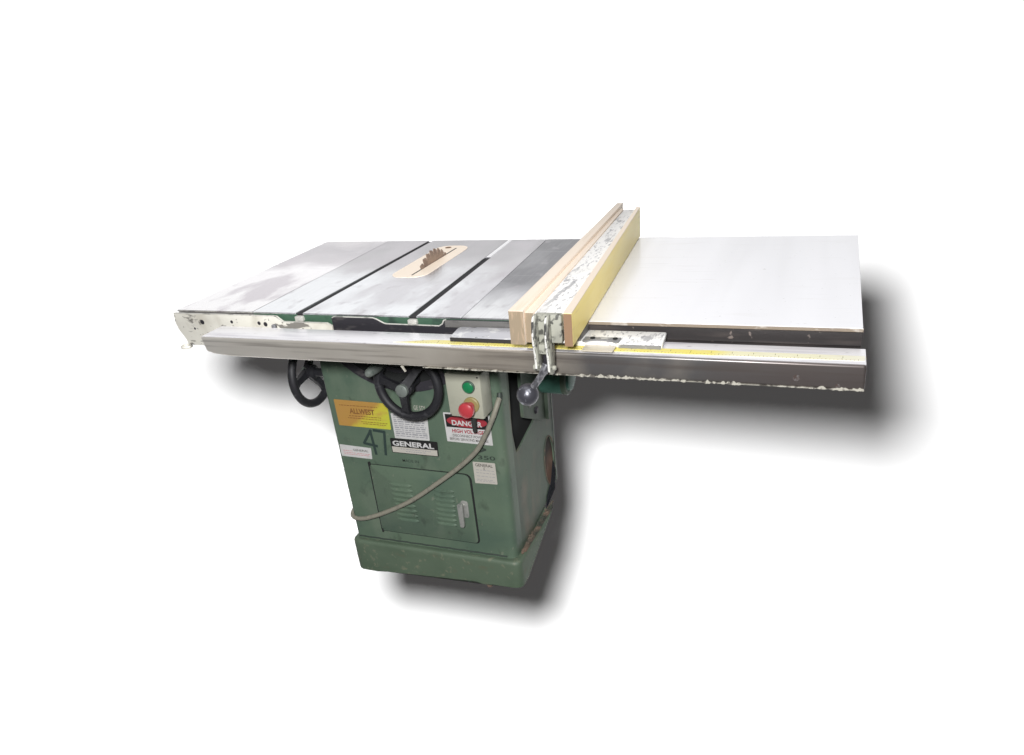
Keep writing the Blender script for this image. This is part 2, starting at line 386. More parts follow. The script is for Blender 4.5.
for fa, fb, split in ((SL0, SL1, None), (SR0, SR1, .50)):
    b = NB(); strip(b, lambda y: fa(y) + .0005, lambda y: fb(y) - .0005, .849, .8568, .004, split or D - .001)
    sl = part('miter_slot', b, M['slot'], top)
    if split:
        b = NB(); strip(b, lambda y: fa(y) + .0002, lambda y: fb(y) - .0002, .8546, .8594, split + .001, D - .001)
        sf = part('slot_filler', b, M['iron_mid'], sl)
        b = NB(); strip(b, lambda y: fa(y) + .003, lambda y: fb(y) - .003, .8590, .8599, split + .004, D - .0015)
        part('bright_strip', b, M['slot_bright'], sf)  # paler strip along the far half of the right slot
    b = NB(); box(b, (fa(0) + fb(0)) / 2 - .011, (fa(0) + fb(0)) / 2 + .011, -.006, .011, .842, .8535, .002)
    part('slot_end', b, M['bare_edge'], sl)
# --- throat plate and blade
b = NB()
pl = smooth_poly([(.174, .298), (.277, .298), (.272, .632), (.172, .632)], .046, 8)
prism(b, pl, 'z', .8555, .8609, .0004, 1)
ins = part('throat_plate', b, M['insert'], top)
b = NB(); box(b, .2342, .2388, .318, .60, .8605, .8612)
part('blade_slot', b, M['blackm'], ins)
b = NB(); lathe(b, (.208, .607, .8606), 'z', [(0, 0), (0, .009), (.0008, .009), (.0008, 0)], 20)
part('finger_hole', b, M['ink_brown'], ins)
b = NB(); R = .128; cz = .8945 - R; cy = .447; nt = 34; pts = []
for i in range(nt):
    a0 = 2 * PI * i / nt; st = 2 * PI / nt
    for da, rr in ((0, R), (.12, R), (.62, R - .004), (.66, R - .016), (.84, R - .017), (.97, R - .005)):
        a = a0 + da * st
        pts.append((cy - math.cos(a) * rr, cz + math.sin(a) * rr))
t = NB(); A = [t.verts.new((.2349, p[0], p[1])) for p in pts]; B = [t.verts.new((.2381, p[0], p[1])) for p in pts]
ca = t.verts.new((.2349, cy, cz)); cb = t.verts.new((.2381, cy, cz)); n = len(pts)
for i in range(n):
    j = (i + 1) % n
    t.faces.new((A[i], A[j], ca)); t.faces.new((B[j], B[i], cb)); t.faces.new((A[i], B[i], B[j], A[j]))
merge(b, t); part('saw_blade', b, M['blade'], saw, smooth=0)
# --- extension table
b = NB(); prism(b, [(.7455, 0), (1.2955, 0.001), (1.2935, .706), (.7455, .706)], 'z', .8535, .86, .0006, 1)
ext = part('extension_table', b, M['laminate'], saw)
b = NB(); prism(b, [(.7455, -.0015), (1.2965, -.0015), (1.2965, .0055), (.7455, .0055)], 'z', .8535, .8592, .0005, 1)
part('edge_band', b, M['edge_band'], ext)
b = NB(); box(b, .7455, 1.294, .004, .70, .80, .8495)
box(b, .7455, 1.2955, -.036, .003, .8215, .828)
box(b, .7455, 1.2955, -.002, .0035, .8285, .8531)
part('frame', b, M['frame_dark'], ext)
# --- left wing apron (cream), notched angle under the table edge
ap = [(-.2590, .8555), (-.2620, .830), (-.2570, .812), (-.2440, .790), (-.2400, .775), (-.15, .775), (.0, .80), (.06, .80), (.195, .81),
      (.195, .836), (.182, .8425), (.062, .8425), (.046, .8545), (.035, .8555)]
b = NB(); prism(b, ap, 'y', -.012, -.0045, .0012, 2)
tube(b, [(-.247 + .011 * math.cos(a), -.014 + .010 * math.sin(a), .771) for a in [i * PI / 6 for i in range(12)]], .0045, 8, True)
wf = part('wing_apron', b, M['white_cast'], lw)
for x, z, r in ((-.176, .835, .006), (-.086, .838, .004), (-.006, .837, .0045), (.012, .835, .0055), (-.205, .818, .003)):
    b = NB(); lathe(b, (x, -.0122, z), 'y', [(0, 0), (-.0006, r * .6), (0, r), (.0004, r)], 16)
    part('bolt_hole', b, M['bracket'], wf)
b = NB(); lathe(b, (.050, -.030, .834), 'z', [(0, 0), (0, .006), (.006, .006), (.0075, .004), (.0075, 0)], 6)
part('bolt', b, M['lever'], wf)
br = [(.197, .780), (.197, .8535), (.203, .8565), (.304, .8565), (.312, .854), (.330, .8450), (.336, .8435), (.466, .8425), (.476, .848), (.480, .8555), (.484, .8565), (.742, .8565), (.742, .780)]
b = NB(); prism(b, br, 'y', -.010, -.003, .0008, 1)
an = part('rail_angle', b, M['bracket'], saw)
b = NB()
tp = [(.199, .8545), (.204, .8570), (.304, .8570), (.313, .8545), (.331, .8455), (.337, .8442), (.466, .8432), (.474, .8480), (.478, .8555), (.484, .8570)]
for (x0, z0), (x1, z1) in zip(tp, tp[1:]):
    tube(b, [(x0, -.0085, z0), (x1, -.0085, z1)], .0016, 6)
part('angle_edge', b, M['bare_edge'], an)
b = NB(); prism(b, [(.482, .842), (.482, .8572), (.7445, .8572), (.7445, .842)], 'y', -.0135, -.0105, .001, 1)
part('angle_cover', b, M['bracket_grey'], an)
b = NB(); box(b, .06, .742, -.036, -.011, .808, .818, .001); part('angle_foot', b, M['bracket'], an)
b = NB(); tp = [(-.257, .8562), (.036, .8562), (.047, .8550), (.063, .8432), (.182, .8432), (.195, .838)]
for (x0, z0), (x1, z1) in zip(tp, tp[1:]): tube(b, [(x0, -.0125, z0), (x1, -.0125, z1)], .0011, 6)
part('apron_edge', b, M['bare_edge'], wf)

# --- front rail with scale
YR0, YR1, ZR = -.0378, -.1139, .836
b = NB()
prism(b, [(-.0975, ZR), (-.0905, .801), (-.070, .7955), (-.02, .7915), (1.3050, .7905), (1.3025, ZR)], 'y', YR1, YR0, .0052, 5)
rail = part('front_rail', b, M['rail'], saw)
b = NB()
prism(b, [(-.094, YR1 + .0035), (1.3015, YR1 + .0035), (1.3015, YR0 - .001), (-.094, YR0 - .001)], 'z', ZR - .001, ZR + .0006)
rt = part('rail_top_face', b, M['rail_top'], rail)
b = NB(); prism(b, [(.40, -.0975), (1.30, -.0975), (1.30, -.0740), (.49, -.0760)], 'z', ZR + .0002, ZR + .0011)
tp = part('measuring_tape', b, M['tape'], rail)
b = NB(); i = 0; x = .45
while x < 1.295:
    ln = (.0085 if i % 8 == 0 else .0055 if i % 4 == 0 else .003)
    box(b, x - .0003, x + .0003, -.097, -.097 + ln, ZR + .0010, ZR + .0014)
    x += .00318 * 2; i += 1
for k in range(24):
    tx = .46 + k * .0365
    # inch figures as tiny upright strokes
    box(b, tx + .0020, tx + .0028, -.0870, -.0800, ZR + .0010, ZR + .0014)
part('scale_marks', b, M['tick'], tp)
# peeling paint along the lower edge of the rail
b = NB(); x = .47
amp = lambda x: (.55 if x < .75 else 1. if x < 1.10 else (.35 if x < 1.19 else .85))
up_ = []; dn = []
while x < 1.303:
    L = random.uniform(.008, .035); n = max(3, int(L / .003))
    on = random.random() < (.62 if x < .78 else .93 if x < 1.10 else .45 if x < 1.18 else .9)
    for i in range(n):
        e = math.sin(PI * i / n) ** .5 if on else .0
        up_.append((min(x + L * i / n, 1.304), .7907 + e * random.uniform(.0010, .0062) * amp(x)))
        dn.append((min(x + L * i / n, 1.304), .7903 - e * random.uniform(.0001, .0022) * amp(x)))
    x += L
prism(b, dn + up_[::-1], 'y', YR1 - .0009, YR1 + .004)
part('peeling_paint', b, M['white_chip'], rail, smooth=0)
b = NB(); prism(b, [(.416, .790), (.421, .790), (.427, .778), (.424, .777)], 'y', -.112, -.108); part('hanging_chip', b, M['white_chip'], rail)
for x, z, r in ((1.195, .808, .006), (1.262, .797, .004)):
    b = NB(); lathe(b, (x, YR1 - .0004, z), (0, 1, 0), [(0, 0), (0, r), (.002, r)], 9)
    part('rust_spot', b, M['rust'], rail)

# --- cabinet
CX0, CX1, CYB = -.0075, .5066, .572
r = .030
prof = smooth_poly([(CX1, YF), (CX0, YF), (CX0, CYB), (CX1 - .004, CYB)], [r, .012, .01, 0], 8)
b = NB()
# shell: front, left and back walls as an open profile with thickness
outer = [(CX1, YF + .055)] + smooth_poly([(CX1, YF + .055), (CX1, YF), (CX0, YF), (CX0, CYB), (CX1, CYB), (CX1, CYB - .02)], [0, r, .010, .01, .006, 0], 9)[1:]
def offs(pts, d):
    out = []
    for i, p in enumerate(pts):
        a = Vector(pts[max(i - 1, 0)]); c = Vector(pts[min(i + 1, len(pts) - 1)])
        t = (c - a).normalized(); nn = Vector((t.y, -t.x)); out.append(tuple(Vector(p) + nn * d))
    return out
cxm, cym = (CX0 + CX1) / 2, (YF + CYB) / 2
inner = [((p[0] - cxm) * .985 + cxm, (p[1] - cym) * .98 + cym) for p in outer]
loop = outer + inner[::-1]
t = NB(); z0, z1 = .095, .80; nz = 1
A = [t.verts.new((*p, z0)) for p in loop]; B = [t.verts.new((*p, z1)) for p in loop]; n = len(loop)
for i in range(n):
    j = (i + 1) % n; t.faces.new((A[i], A[j], B[j], B[i]))
no = len(outer)
for i in range(no - 1):
    t.faces.new((B[i], B[i + 1], B[n - 2 - i], B[n - 1 - i]))
merge(b, t)
def slant(bm, y0=.205, zc=.005, k=.373):
    geom = bm.verts[:] + bm.edges[:] + bm.faces[:]
    nrm = Vector((0, -k, 1)).normalized()
    r_ = bmesh.ops.bisect_plane(bm, geom=geom, plane_co=(0, y0, zc), plane_no=nrm, clear_inner=True)
    ed = [e for e in bm.edges if e.is_boundary]
slant(b, .205, .015)
cab = part('cabinet', b, M['green'], saw, smooth=40)
# right side panel with the belt opening and the dust port
ell = [(.507 + .045 * math.cos(a), .247 + .084 * math.sin(a) - .25 * .045 * math.cos(a)) for a in [2 * PI * i / 28 for i in range(28)]]
vee = [(.246, .775), (.246, .60), (.238, .50), (.2385, .47), (.252, .404), (.262, .404), (.40, .432), (.42, .46), (.42, .775)]
vee = smooth_poly(vee, .008, 2)
b = NB(); holed(b, [(YF + .0552, .095), (CYB - .014, .148), (CYB - .014, .7995), (YF + .0552, .7995)], [ell, vee], 'x', CX1 - .0045, CX1)
side = part('side_panel', b, M['green_side'], cab, smooth=20)
b = NB(); box(b, CX0 + .02, CX1 - .024, YF + .03, CYB - .03, .17, .79)
part('cabinet_inside', b, M['dark'], cab)
b = NB(); prism(b, [(.507 + (p[0] - .507) * 1.03, .247 + (p[1] - .247) * 1.05) for p in ell], 'x', CX1 - .0085, CX1 - .0052); part('dust_port_lining', b, M['port'], side)
b = NB(); tube(b, [(CX1 + .001, p[0], p[1]) for p in ell], .0022, 6, True); part('dust_port_rim', b, M['dust'], side)
# belt cover plate on the side
b = NB(); prism(b, smooth_poly([(.300, .487), (.458, .404), (.487, .40), (.487, .70), (.300, .70)], .006, 3), 'x', CX1 + .002, CX1 + .007, .001, 1)
box(b, CX1 + .0075, CX1 + .018, .478, .487, .40, .70, .001)
box(b, CX1 + .0075, CX1 + .013, .298, .306, .49, .70, .001)
pc = part('motor_bracket', b, M['green_side'], cab)
b = NB(); lathe(b, (CX1 + .007, .405, .462), 'x', [(0, .012), (.003, .011), (.006, .008), (.006, 0)], 6); part('bolt', b, M['bracket'], pc)
b = NB(); lathe(b, (CX1 + .0072, .36, .50), 'x', [(0, .010), (.002, .010), (.003, .006), (.003, 0)], 16); part('bolt', b, M['bracket_grey'], pc)
b = NB(); lathe(b, (.50, .487, .532), 'x', [(0, 0), (0, .048), (.062, .050), (.078, .050), (.082, .046), (.086, .040), (.098, .037), (.101, .030), (.101, 0)], 40)
mo = part('motor', b, M['teal'], saw)
b = NB(); lathe(b, (.5785, .487, .532), 'x', [(0, .0515), (.010, .0515), (.0135, .048), (.0135, .04)], 40); part('motor_end_bell', b, M['green_side'], mo)

# base plinth
def rrect(x0, x1, y0, y1, r, seg=8): return smooth_poly([(x0, y0), (x1, y0), (x1, y1), (x0, y1)], r, seg)
q_ = [(-.0225, .158), (.035, .158), (.055, .158), (.38, .158), (.405, .158), (.435, .158), (.5235, .158), (.5235, .592), (-.0225, .592)]
bp = smooth_poly(q_, [.03, 0, 0, 0, 0, 0, .028, .03, .03], 8)
def zfoot(x):
    T = [(-.03, -.013), (.035, -.011), (.055, .003), (.38, .021), (.405, .015), (.435, .019), (.53, .019)]
    for (a0, b0), (a1, b1) in zip(T, T[1:]):
        if x <= a1: return b0 + (b1 - b0) * max(0, x - a0) / (a1 - a0)
    return T[-1][1]
levels = [(0.0, 0., -.002), (.006, 0., 0), (.094, 0., 0), (.1015, -.001, 0), (.1055, -.0045, 0), (.1065, -.009, 0), (.1055, -.0185, 0)]
t = NB(); rings = []
bxm, bym = .25, .375
for z, dd, _ in levels:
    zt = lambda x: zfoot(x) if z < .01 else 0
    rings.append([t.verts.new((p[0] + (dd if p[0] > bxm else -dd) * min(1, abs(p[0] - bxm) / .2), p[1] + (dd if p[1] > bym else -dd) * min(1, abs(p[1] - bym) / .15), z + zt(p[0]))) for p in bp])
n = len(bp)
for a, c in zip(rings, rings[1:]):
    for i in range(n): t.faces.new((a[i], a[(i + 1) % n], c[(i + 1) % n], c[i]))
t.faces.new(rings[-1]); t.faces.new(rings[0][::-1])
geom = t.verts[:] + t.edges[:] + t.faces[:]
res = bmesh.ops.bisect_plane(t, geom=geom, plane_co=(.52, .205, .016), plane_no=Vector((0, -.35, 1)).normalized(), clear_inner=True)
cut = [e for e in res['geom_cut'] if isinstance(e, bmesh.types.BMEdge)]
bmesh.ops.holes_fill(t, edges=t.edges[:], sides=0)
b = NB(); merge(b, t)
base = part('base', b, M['green_base'], cab, smooth=50)
# low arch under the front: dark toe space and two feet
b = NB()
for x in (.418,): lathe(b, (x, .170, .003), 'z', [(0, 0), (0, .008), (.008, .010), (.012, .009), (.012, 0)], 14)
part('levelling_foot', b, M['dust'], base)
b = NB()
prism(b, smooth_poly([(.5078, .215), (.5225, .215), (.523, .46), (.5078, .50)], .004, 2), 'z', .1075, .1098)
rr = random.Random(3)
for i in range(60):
    y = rr.uniform(.20, .50); x = rr.uniform(.509, .518)
    t = NB(); bmesh.ops.create_icosphere(t, subdivisions=1, radius=rr.uniform(.002, .005), matrix=Matrix.Translation((x, y, .1095 + .006 * rr.random()))); merge(b, t)
part('sawdust', b, M['dust'], base)
b = NB(); prism(b, [(.44, .115), (.53, .135), (.545, .20), (.53, .235), (.50, .175), (.46, .150)], 'x', CX1 + .0012, CX1 + .004, .0006, 1)
part('black_tape', b, M['tapeblk'], side)
# dark line along the groove above the plinth ledge
b = NB(); tube(b, [(.0 + .48 * i / 30, YF - .001, .112 + .0008 * math.sin(i * 2.1)) for i in range(31)], .0022, 6); part('seam', b, M['print_shade'], base)

# door
dp = [(.0875, .1465), (.3975, .1465), (.3955, .3665), (.0895, .3675)]
b = NB(); prism(b, smooth_poly([(.0825, .1425), (.4015, .1425), (.4005, .3682), (.0830, .3682)], [.008, .014, .022, .006], 6), 'y', YF - .0012, YF + .0006)
part('door_gap', b, M['dark'], cab)
b = NB(); prism(b, smooth_poly(dp, [.006, .012, .020, .006], 6), 'y', YF - .0052, YF - .0013, .0012, 2)
# louvres pressed into the door
def louvres(bm, xc, w, z0, z1, nrow, sk):
    for i in range(nrow):
        z = z1 + (z0 - z1) * i / (nrow - 1); x = xc + sk * i
        nn = 10; rings = []
        for k in range(nn + 1):
            u = -1 + 2 * k / nn; h = .0055 * (1 - abs(u) ** 6) + .0001
            rings.append([bm.verts.new((x + u * w / 2, YF - .0051 - yy * h, z + zz)) for yy, zz in ((0, .0045), (.9, .0015), (1, -.0020), (0, -.0035))])
        for a, c in zip(rings, rings[1:]):
            for k in range(3):
                f_ = bm.faces.new((a[k], a[k + 1], c[k + 1], c[k])); f_.material_index = 1 if k == 2 else 0
louvres(b, .178, .070, .196, .312, 8, .0008); louvres(b, .313, .062, .199, .309, 8, -.0008)
door = part('door', b, [M['green'], M['dark']], cab, smooth=30)
b = NB(); prism(b, smooth_poly([(.360, .232), (.382, .230), (.383, .284), (.361, .286)], .009, 5), 'y', YF - .0085, YF - .0053, .001, 2)
hd = part('handle', b, M['latch'], door)
b = NB()
prism(b, smooth_poly([(.359, .208), (.371, .208), (.374, .284), (.358, .284)], [.006, .006, .006, .006], 5), 'y', YF - .026, YF - .018, .003, 3)
lathe(b, (.366, YF - .018, .270), 'y', [(0, .007), (.011, .007)], 14)
part('latch_lever', b, M['latch'], hd)
b = NB(); lathe(b, (.089, YF - .004, .369), 'z', [(-.006, 0), (-.006, .004), (.006, .004), (.006, 0)], 10)
part('hinge', b, M['dark'], door)
b = NB(); lathe(b, (.089, YF - .004, .147), 'z', [(-.006, 0), (-.006, .003), (.006, .003), (.006, 0)], 10)
part('hinge', b, M['dark'], door)

# --- tilt slot and front handwheel
def arc(cx, cz, r0, r1, a0, a1, n=16):
    P = [(cx + r1 * math.cos(math.radians(a0 + (a1 - a0) * i / n)), cz + r1 * math.sin(math.radians(a0 + (a1 - a0) * i / n))) for i in range(n + 1)]
    return P + [(cx + r0 * math.cos(math.radians(a0 + (a1 - a0) * i / n)), cz + r0 * math.sin(math.radians(a0 + (a1 - a0) * i / n))) for i in range(n, -1, -1)]
b = NB(); prism(b, arc(.245, .86, .196, .262, 222, 300), 'y', YF - .0045, YF + .0005, .0012, 1)
tsl = part('tilt_slot', b, M['bracket'], cab)
b = NB(); prism(b, arc(.245, .86, .210, .236, 226, 297), 'y', YF - .0062, YF - .0047); part('slot_opening', b, M['dark'], tsl)
b = NB(); prism(b, smooth_poly([(.21, .665), (.33, .675), (.345, .74), (.16, .74)], .012, 3), 'y', YF - .0040, YF - .0008); part('greasy_plate', b, M['grime'], tsl)
def wheel(c, ax, R, knob, label, hubd, spokes):
    """ax 'y' faces the front, ax 'x' faces left"""
    c = Vector(c)
    U, W, O = (Vector((1, 0, 0)), Vector((0, 0, 1)), Vector((0, -1, 0))) if ax == 'y' else (Vector((0, 1, 0)), Vector((0, 0, 1)), Vector((-1, 0, 0)))
    b = NB(); n = 56
    tube(b, [c + R * (math.cos(2 * PI * i / n) * U + math.sin(2 * PI * i / n) * W) for i in range(n)], .0115, 14, True)
    rim = b
    for s in spokes:
        d = math.cos(math.radians(s)) * U + math.sin(math.radians(s)) * W; q = d.cross(O)
        h = c + O * hubd
        secs = []
        for f, w_, th in ((.10, .012, .008), (.35, .010, .006), (.7, .009, .005), (.92, .014, .006)):
            o = h.lerp(c, f) + d * R * f
            secs.append([rim.verts.new(o + q * w_ * a + O * th * e) for a, e in ((-1, -1), (1, -1), (1, 1), (-1, 1))])
        for a, e in zip(secs, secs[1:]):
            for k in range(4): rim.faces.new((a[k], a[(k + 1) % 4], e[(k + 1) % 4], e[k]))
    wh = part('handwheel', rim, M['black'], saw, label=label)
    b = NB(); lathe(b, c + O * (hubd - .014), tuple(O), [(-.055, .012), (-.012, .012), (-.008, .020), (.006, .019), (.010, .014), (.010, 0)], 24)
    part('hub', b, M['black'], wh)
    b = NB(); lathe(b, c + O * (hubd - .004), tuple(O), [(.006, .0165), (.014, .0160), (.016, .013), (.016, 0)], 24)
    part('hub_cap', b, M['hub'], wh)
    if knob is not None:
        d = math.cos(math.radians(knob)) * U + math.sin(math.radians(knob)) * W
        b = NB(); lathe(b, c + d * R, tuple(O), [(-.008, .007), (.012, .008), (.018, .012), (.035, .0135), (.060, .0115), (.072, .010), (.078, .006), (.079, 0)], 20)
        part('crank_handle', b, M['hub'] if ax == 'y' else M['black'], wh)
wheel((.294, .110, .6455), 'y', .0830, 136, 'black handwheel on the cabinet front', .026, (168, 52, 258))
wheel((-.058, .205, .626), 'x', .0870, 60, 'black handwheel on the left side of the cabinet', .012, (186, 66, 306))
# white figures seen through the front wheel
text('worn_white_lettering', 'GE 5TY', .277, YF - .0012, .5535, .013, M['st_dull'], cab, width=.034)

# --- labels on the front
def sticker(name, q, m, th=.001, label=None, r=.002):
    b = NB(); prism(b, smooth_poly(q, r, 2) if r else q, 'y', YF - .0004 - th, YF + .0002)
    return part(name, b, m, cab, label=label)
YS = YF - .0019
s1 = sticker('warning_label', [(.0155, .483), (.179, .4825), (.1815, .559), (.0155, .561)], M['orange'], label='faded orange and yellow label')
text('lettering', 'ALLWEST', .098, YS, .530, .0165, M['ink_brown'], s1, width=.078, bold=.03)
b = NB(); rr = random.Random(11)
for z, x0, x1 in ((.5145, .055, .150), (.508, .05, .155), (.499, .09, .17), (.4935, .095, .165), (.545, .03, .15)):
    x = x0
    while x < x1:
        w = rr.uniform(.003, .010); box(b, x, x + w, YS - .0002, YS, z, z + .0018); x += w + .002
part('small_print', b, M['ink_brown'], s1)
s2 = sticker('instruction_label', [(.187, .458), (.292, .459), (.296, .5325), (.187, .5325)], M['st_white'], label='white label with rows of fine grey print')
b = NB()
for i in range(11):
    z = .526 - i * .0060; x = .193
    while x < .285:
        w = rr.uniform(.006, .018); box(b, x, min(x + w, .288), YS - .0002, YS, z, z + (.0022 if i % 3 else .0032)); x += w + .003
part('small_print', b, M['ink'], s2)
s3 = sticker('maker_plate', [(.171, .4135), (.312, .4135), (.314, .4570), (.171, .4570)], M['st_black'], .0024, 'black plate with raised white GENERAL lettering', .003)
text('lettering', 'GENERAL', .2400, YF - .0032, .4435, .0160, M['st_white'], s3, width=.126, bold=.035)
b = NB(); prism(b, [(.1735, .4155), (.3100, .4155), (.3110, .4325), (.1730, .4325)], 'y', YF - .0034, YF - .0029); lp = part('lower_panel', b, M['st_dull'], s3)
b = NB()
for z, x0, x1 in ((.4265, .20, .29), (.4205, .215, .275)):
    x = x0
    while x < x1: w = rr.uniform(.003, .009); box(b, x, x + w, YF - .0038, YF - .0034, z, z + .0016); x += w + .0025
part('small_print', b, M['ink'], lp)
s4 = sticker('serial_label', [(.001, .3855), (.100, .3840), (.1025, .4185), (.001, .4220)], M['st_white'], label='small white label at the left edge of the cabinet')
b = NB()
for z, x0, x1, h in ((.404, .010, .040, .0014), (.398, .010, .05, .0012), (.393, .012, .092, .0012), (.398, .055, .092, .0012)):
    x = x0
    while x < x1: w = rr.uniform(.003, .008); box(b, x, x + w, YS - .0002, YS, z, z + h); x += w + .002
part('small_print', b, M['ink_pink'], s4)
text('lettering', 'GENERAL', .068, YS, .4085, .0068, M['ink_dark'], s4, width=.050, bold=.01)
s5 = sticker('danger_sign', [(.345, .4630), (.4750, .4615), (.4740, .5475), (.344, .5465)], M['st_white'], label='danger sign behind the switch box')
b = NB(); prism(b, [(.349, .5060), (.4705, .5055), (.4705, .5430), (.3485, .5425)], 'y', YS, YS + .001); part('black_field', b, M['st_black'], s5)
b = NB(); prism(b, [(.409 + .057 * math.cos(a), .5245 + .0160 * math.sin(a)) for a in [2 * PI * i / 28 for i in range(28)]], 'y', YS - .0006, YS + .0002); part('red_oval', b, M['st_red'], s5)
text('lettering', 'DANGER', .409, YS - .0011, .5200, .0150, M['st_white'], s5, width=.085, bold=.03)
text('lettering', 'HIGH VOLTAGE', .409, YS, .4960, .0110, M['st_red'], s5, width=.090, bold=.03)
text('lettering', 'DISCONNECT POWER', .409, YS, .4825, .0072, M['ink_dark'], s5, width=.090, bold=.008)
text('lettering', 'BEFORE SERVICING MACHINE', .409, YS, .4720, .0072, M['ink_dark'], s5, width=.110, bold=.008)
s6 = sticker('rating_label', [(.4105, .3430), (.4755, .3455), (.4745, .4090), (.4105, .4080)], M['st_dull'], label='small square GENERAL label right of the door')
text('lettering', 'GENERAL', .4425, YS, .4000, .0090, M['ink_dark'], s6, width=.050, bold=.012)
text('lettering', 'F', .4425, YS, .3890, .0090, M['ink_dark'], s6, bold=.012)
b = NB()
for z in (.3845, .376, .366, .3555, .351):
    x = .418
    while x < .466: w = rr.uniform(.003, .010); box(b, x, x + w, YS - .0002, YS, z, z + .0013); x += w + .003
part('small_print', b, M['ink'], s6)
def stroke(bm, pts, w, y=YF - .0008):
    k = 0
    for (x0, z0), (x1, z1) in zip(pts, pts[1:]):
        d = Vector((x1 - x0, z1 - z0)).normalized(); n_ = Vector((-d.y, d.x)) * w / 2; e = d * w * .3
        prism(bm, [(x0 - e.x + n_.x, z0 - e.y + n_.y), (x1 + e.x + n_.x, z1 + e.y + n_.y), (x1 + e.x - n_.x, z1 + e.y - n_.y), (x0 - e.x - n_.x, z0 - e.y - n_.y)], 'y', y - .00013 * k, y + .0006 - .00013 * k); k += 1
b = NB()
stroke(b, [(.113, .474), (.084, .433), (.124, .427)], .0075); stroke(b, [(.1115, .474), (.1165, .402)], .0075, YF - .0012)
stroke(b, [(.123, .476), (.156, .4735), (.1475, .4035)], .0075, YF - .0014)
part('marker_number', b, M['marker'], cab)
text('faint_print', 'MADE IN', .222, YF - .0006, .3900, .0085, M['print_shade'], cab, width=.050, bold=.006)
text('faint_print', '350', .452, YF - .0006, .4230, .0120, M['print_shade'], cab, width=.050, bold=.014)
b = NB(); stroke(b, [(.438, .452), (.452, .447), (.436, .440)], .005); part('marker_scribble', b, M['print_shade'], cab)

# --- switch box
b = NB(); prism(b, [(.397, .5690), (.4885, .5655), (.4895, .6820), (.3955, .6820)], 'y', .114, YF - .003, .004, 2)
sw = part('switch_box', b, M['box'], saw)
b = NB(); lathe(b, (.4575, .1140, .650), (0, -1, 0), [(0, .0165), (.003, .0165), (.004, .0145), (.004, .012)], 28); g0 = part('button_ring', b, M['ring'], sw)
b = NB(); lathe(b, (.4575, .1120, .650), (0, -1, 0), [(0, .0135), (.004, .0135), (.0055, .011), (.006, 0)], 28); part('start_button', b, M['btn_g'], sw)
b = NB(); lathe(b, (.4600, .1140, .604), (0, -1, 0), [(0, .0205), (.005, .0205), (.007, .018), (.007, .010)], 28); part('button_collar', b, M['btn_y'], sw)
b = NB(); lathe(b, (.4600, .1070, .604), (0, -1, 0), [(0, .010), (.016, .010), (.018, .0165), (.021, .0195), (.027, .0205), (.032, .0190), (.0350, .014), (.0365, .007), (.0368, 0)], 32); part('stop_button', b, M['btn_r'], sw)
b = NB(); lathe(b, (.4470, .140, .567), 'z', [(-.050, 0), (-.050, .005), (-.030, .0065), (-.010, .008), (0, .008)], 16); part('cable_gland', b, M['blackm'], sw)
b = NB(); tube(b, [(.5085, .1765, .612), (.5092, .1745, .606), (.5090, .172, .598)], [.006, .0072, .0072], 12); part('shade_stub', b, M['print_shade'], sw)  # dark green stub put in for the shade beside the switch box
b = NB(); lathe(b, (.400, .1142, .573), (0, -1, 0), [(0, .0025), (.001, .002), (.001, 0)], 10); part('screw', b, M['bracket'], sw); b = NB(); lathe(b, (.482, .1142, .675), (0, -1, 0), [(0, .0025), (.001, .002), (.001, 0)], 10)
part('screw', b, M['bracket'], sw)
# --- cable
def catmull(P, k=8):
    P = [Vector(p) for p in P]; out = []
    for i in range(len(P) - 1):
        p0, p1, p2, p3 = P[max(i - 1, 0)], P[i], P[i + 1], P[min(i + 2, len(P) - 1)]
        for j in range(k):
            t = j / k
            out.append(.5 * ((2 * p1) + (-p0 + p2) * t + (2 * p0 - 5 * p1 + 4 * p2 - p3) * t * t + (-p0 + 3 * p1 - 3 * p2 + p3) * t ** 3))
    return out + [P[-1]]
cp = [(.509, .172, .600), (.507, .160, .588), (.501, .151, .568), (.486, .147, .535), (.470, .146, .505), (.440, .147, .458), (.385, .150, .405), (.310, .153, .345), (.215, .156, .275), (.120, .158, .222), (.050, .160, .192), (.010, .166, .183), (-.012, .182, .184), (-.018, .215, .192)]
b = NB(); tube(b, catmull(cp), .0066, 12)
part('power_cable', b, M['cable'], saw)

# ================================================================== the rip fence
fence = thing('rip_fence', (.745, -.05, .8365), 'long wood-faced rip fence with speckled white top lying across the saw table', 'rip fence')
# front/back stations across the fence
def fx(f, y):
    a = (.6865, .6715); c = (.8085, .7440)
    t = (y + .1515) / (.712 + .1515)
    l = a[0] + (a[1] - a[0]) * t; r_ = c[0] + (c[1] - c[0]) * t
    return l + (r_ - l) * f
def fz(h, y):
    t = (y + .1515) / (.712 + .1515); return .8622 + h * (1 + .235 * t)
def slab(bm, f0, f1, h0, h1, y0, y1, bev=.0012):
    t = NB(); vs = []
    for y in (y0, y1):
        vs.append([t.verts.new((fx(f, y), y, fz(h, y))) for f, h in ((f0, h0), (f1, h0), (f1, h1), (f0, h1))])
    t.faces.new(vs[0][::-1]); t.faces.new(vs[1])
    for k in range(4): t.faces.new((vs[0][k], vs[0][(k + 1) % 4], vs[1][(k + 1) % 4], vs[1][k]))
    bmesh.ops.recalc_face_normals(t, faces=t.faces[:])
    if bev: bmesh.ops.bevel(t, geom=t.edges[:], offset=bev, segments=2, affect='EDGES', profile=.5)
    merge(bm, t)
YB = .712
b = NB(); slab(b, 0, .240, 0, .0655, -.151, YB + .040); lb = part('face_board', b, M['maple'], fence, label='pale maple board on the blade side')
b = NB(); slab(b, .004, .236, .0005, .0635, -.1520, -.1508, 0); part('end_grain', b, M['maple_end'], lb)
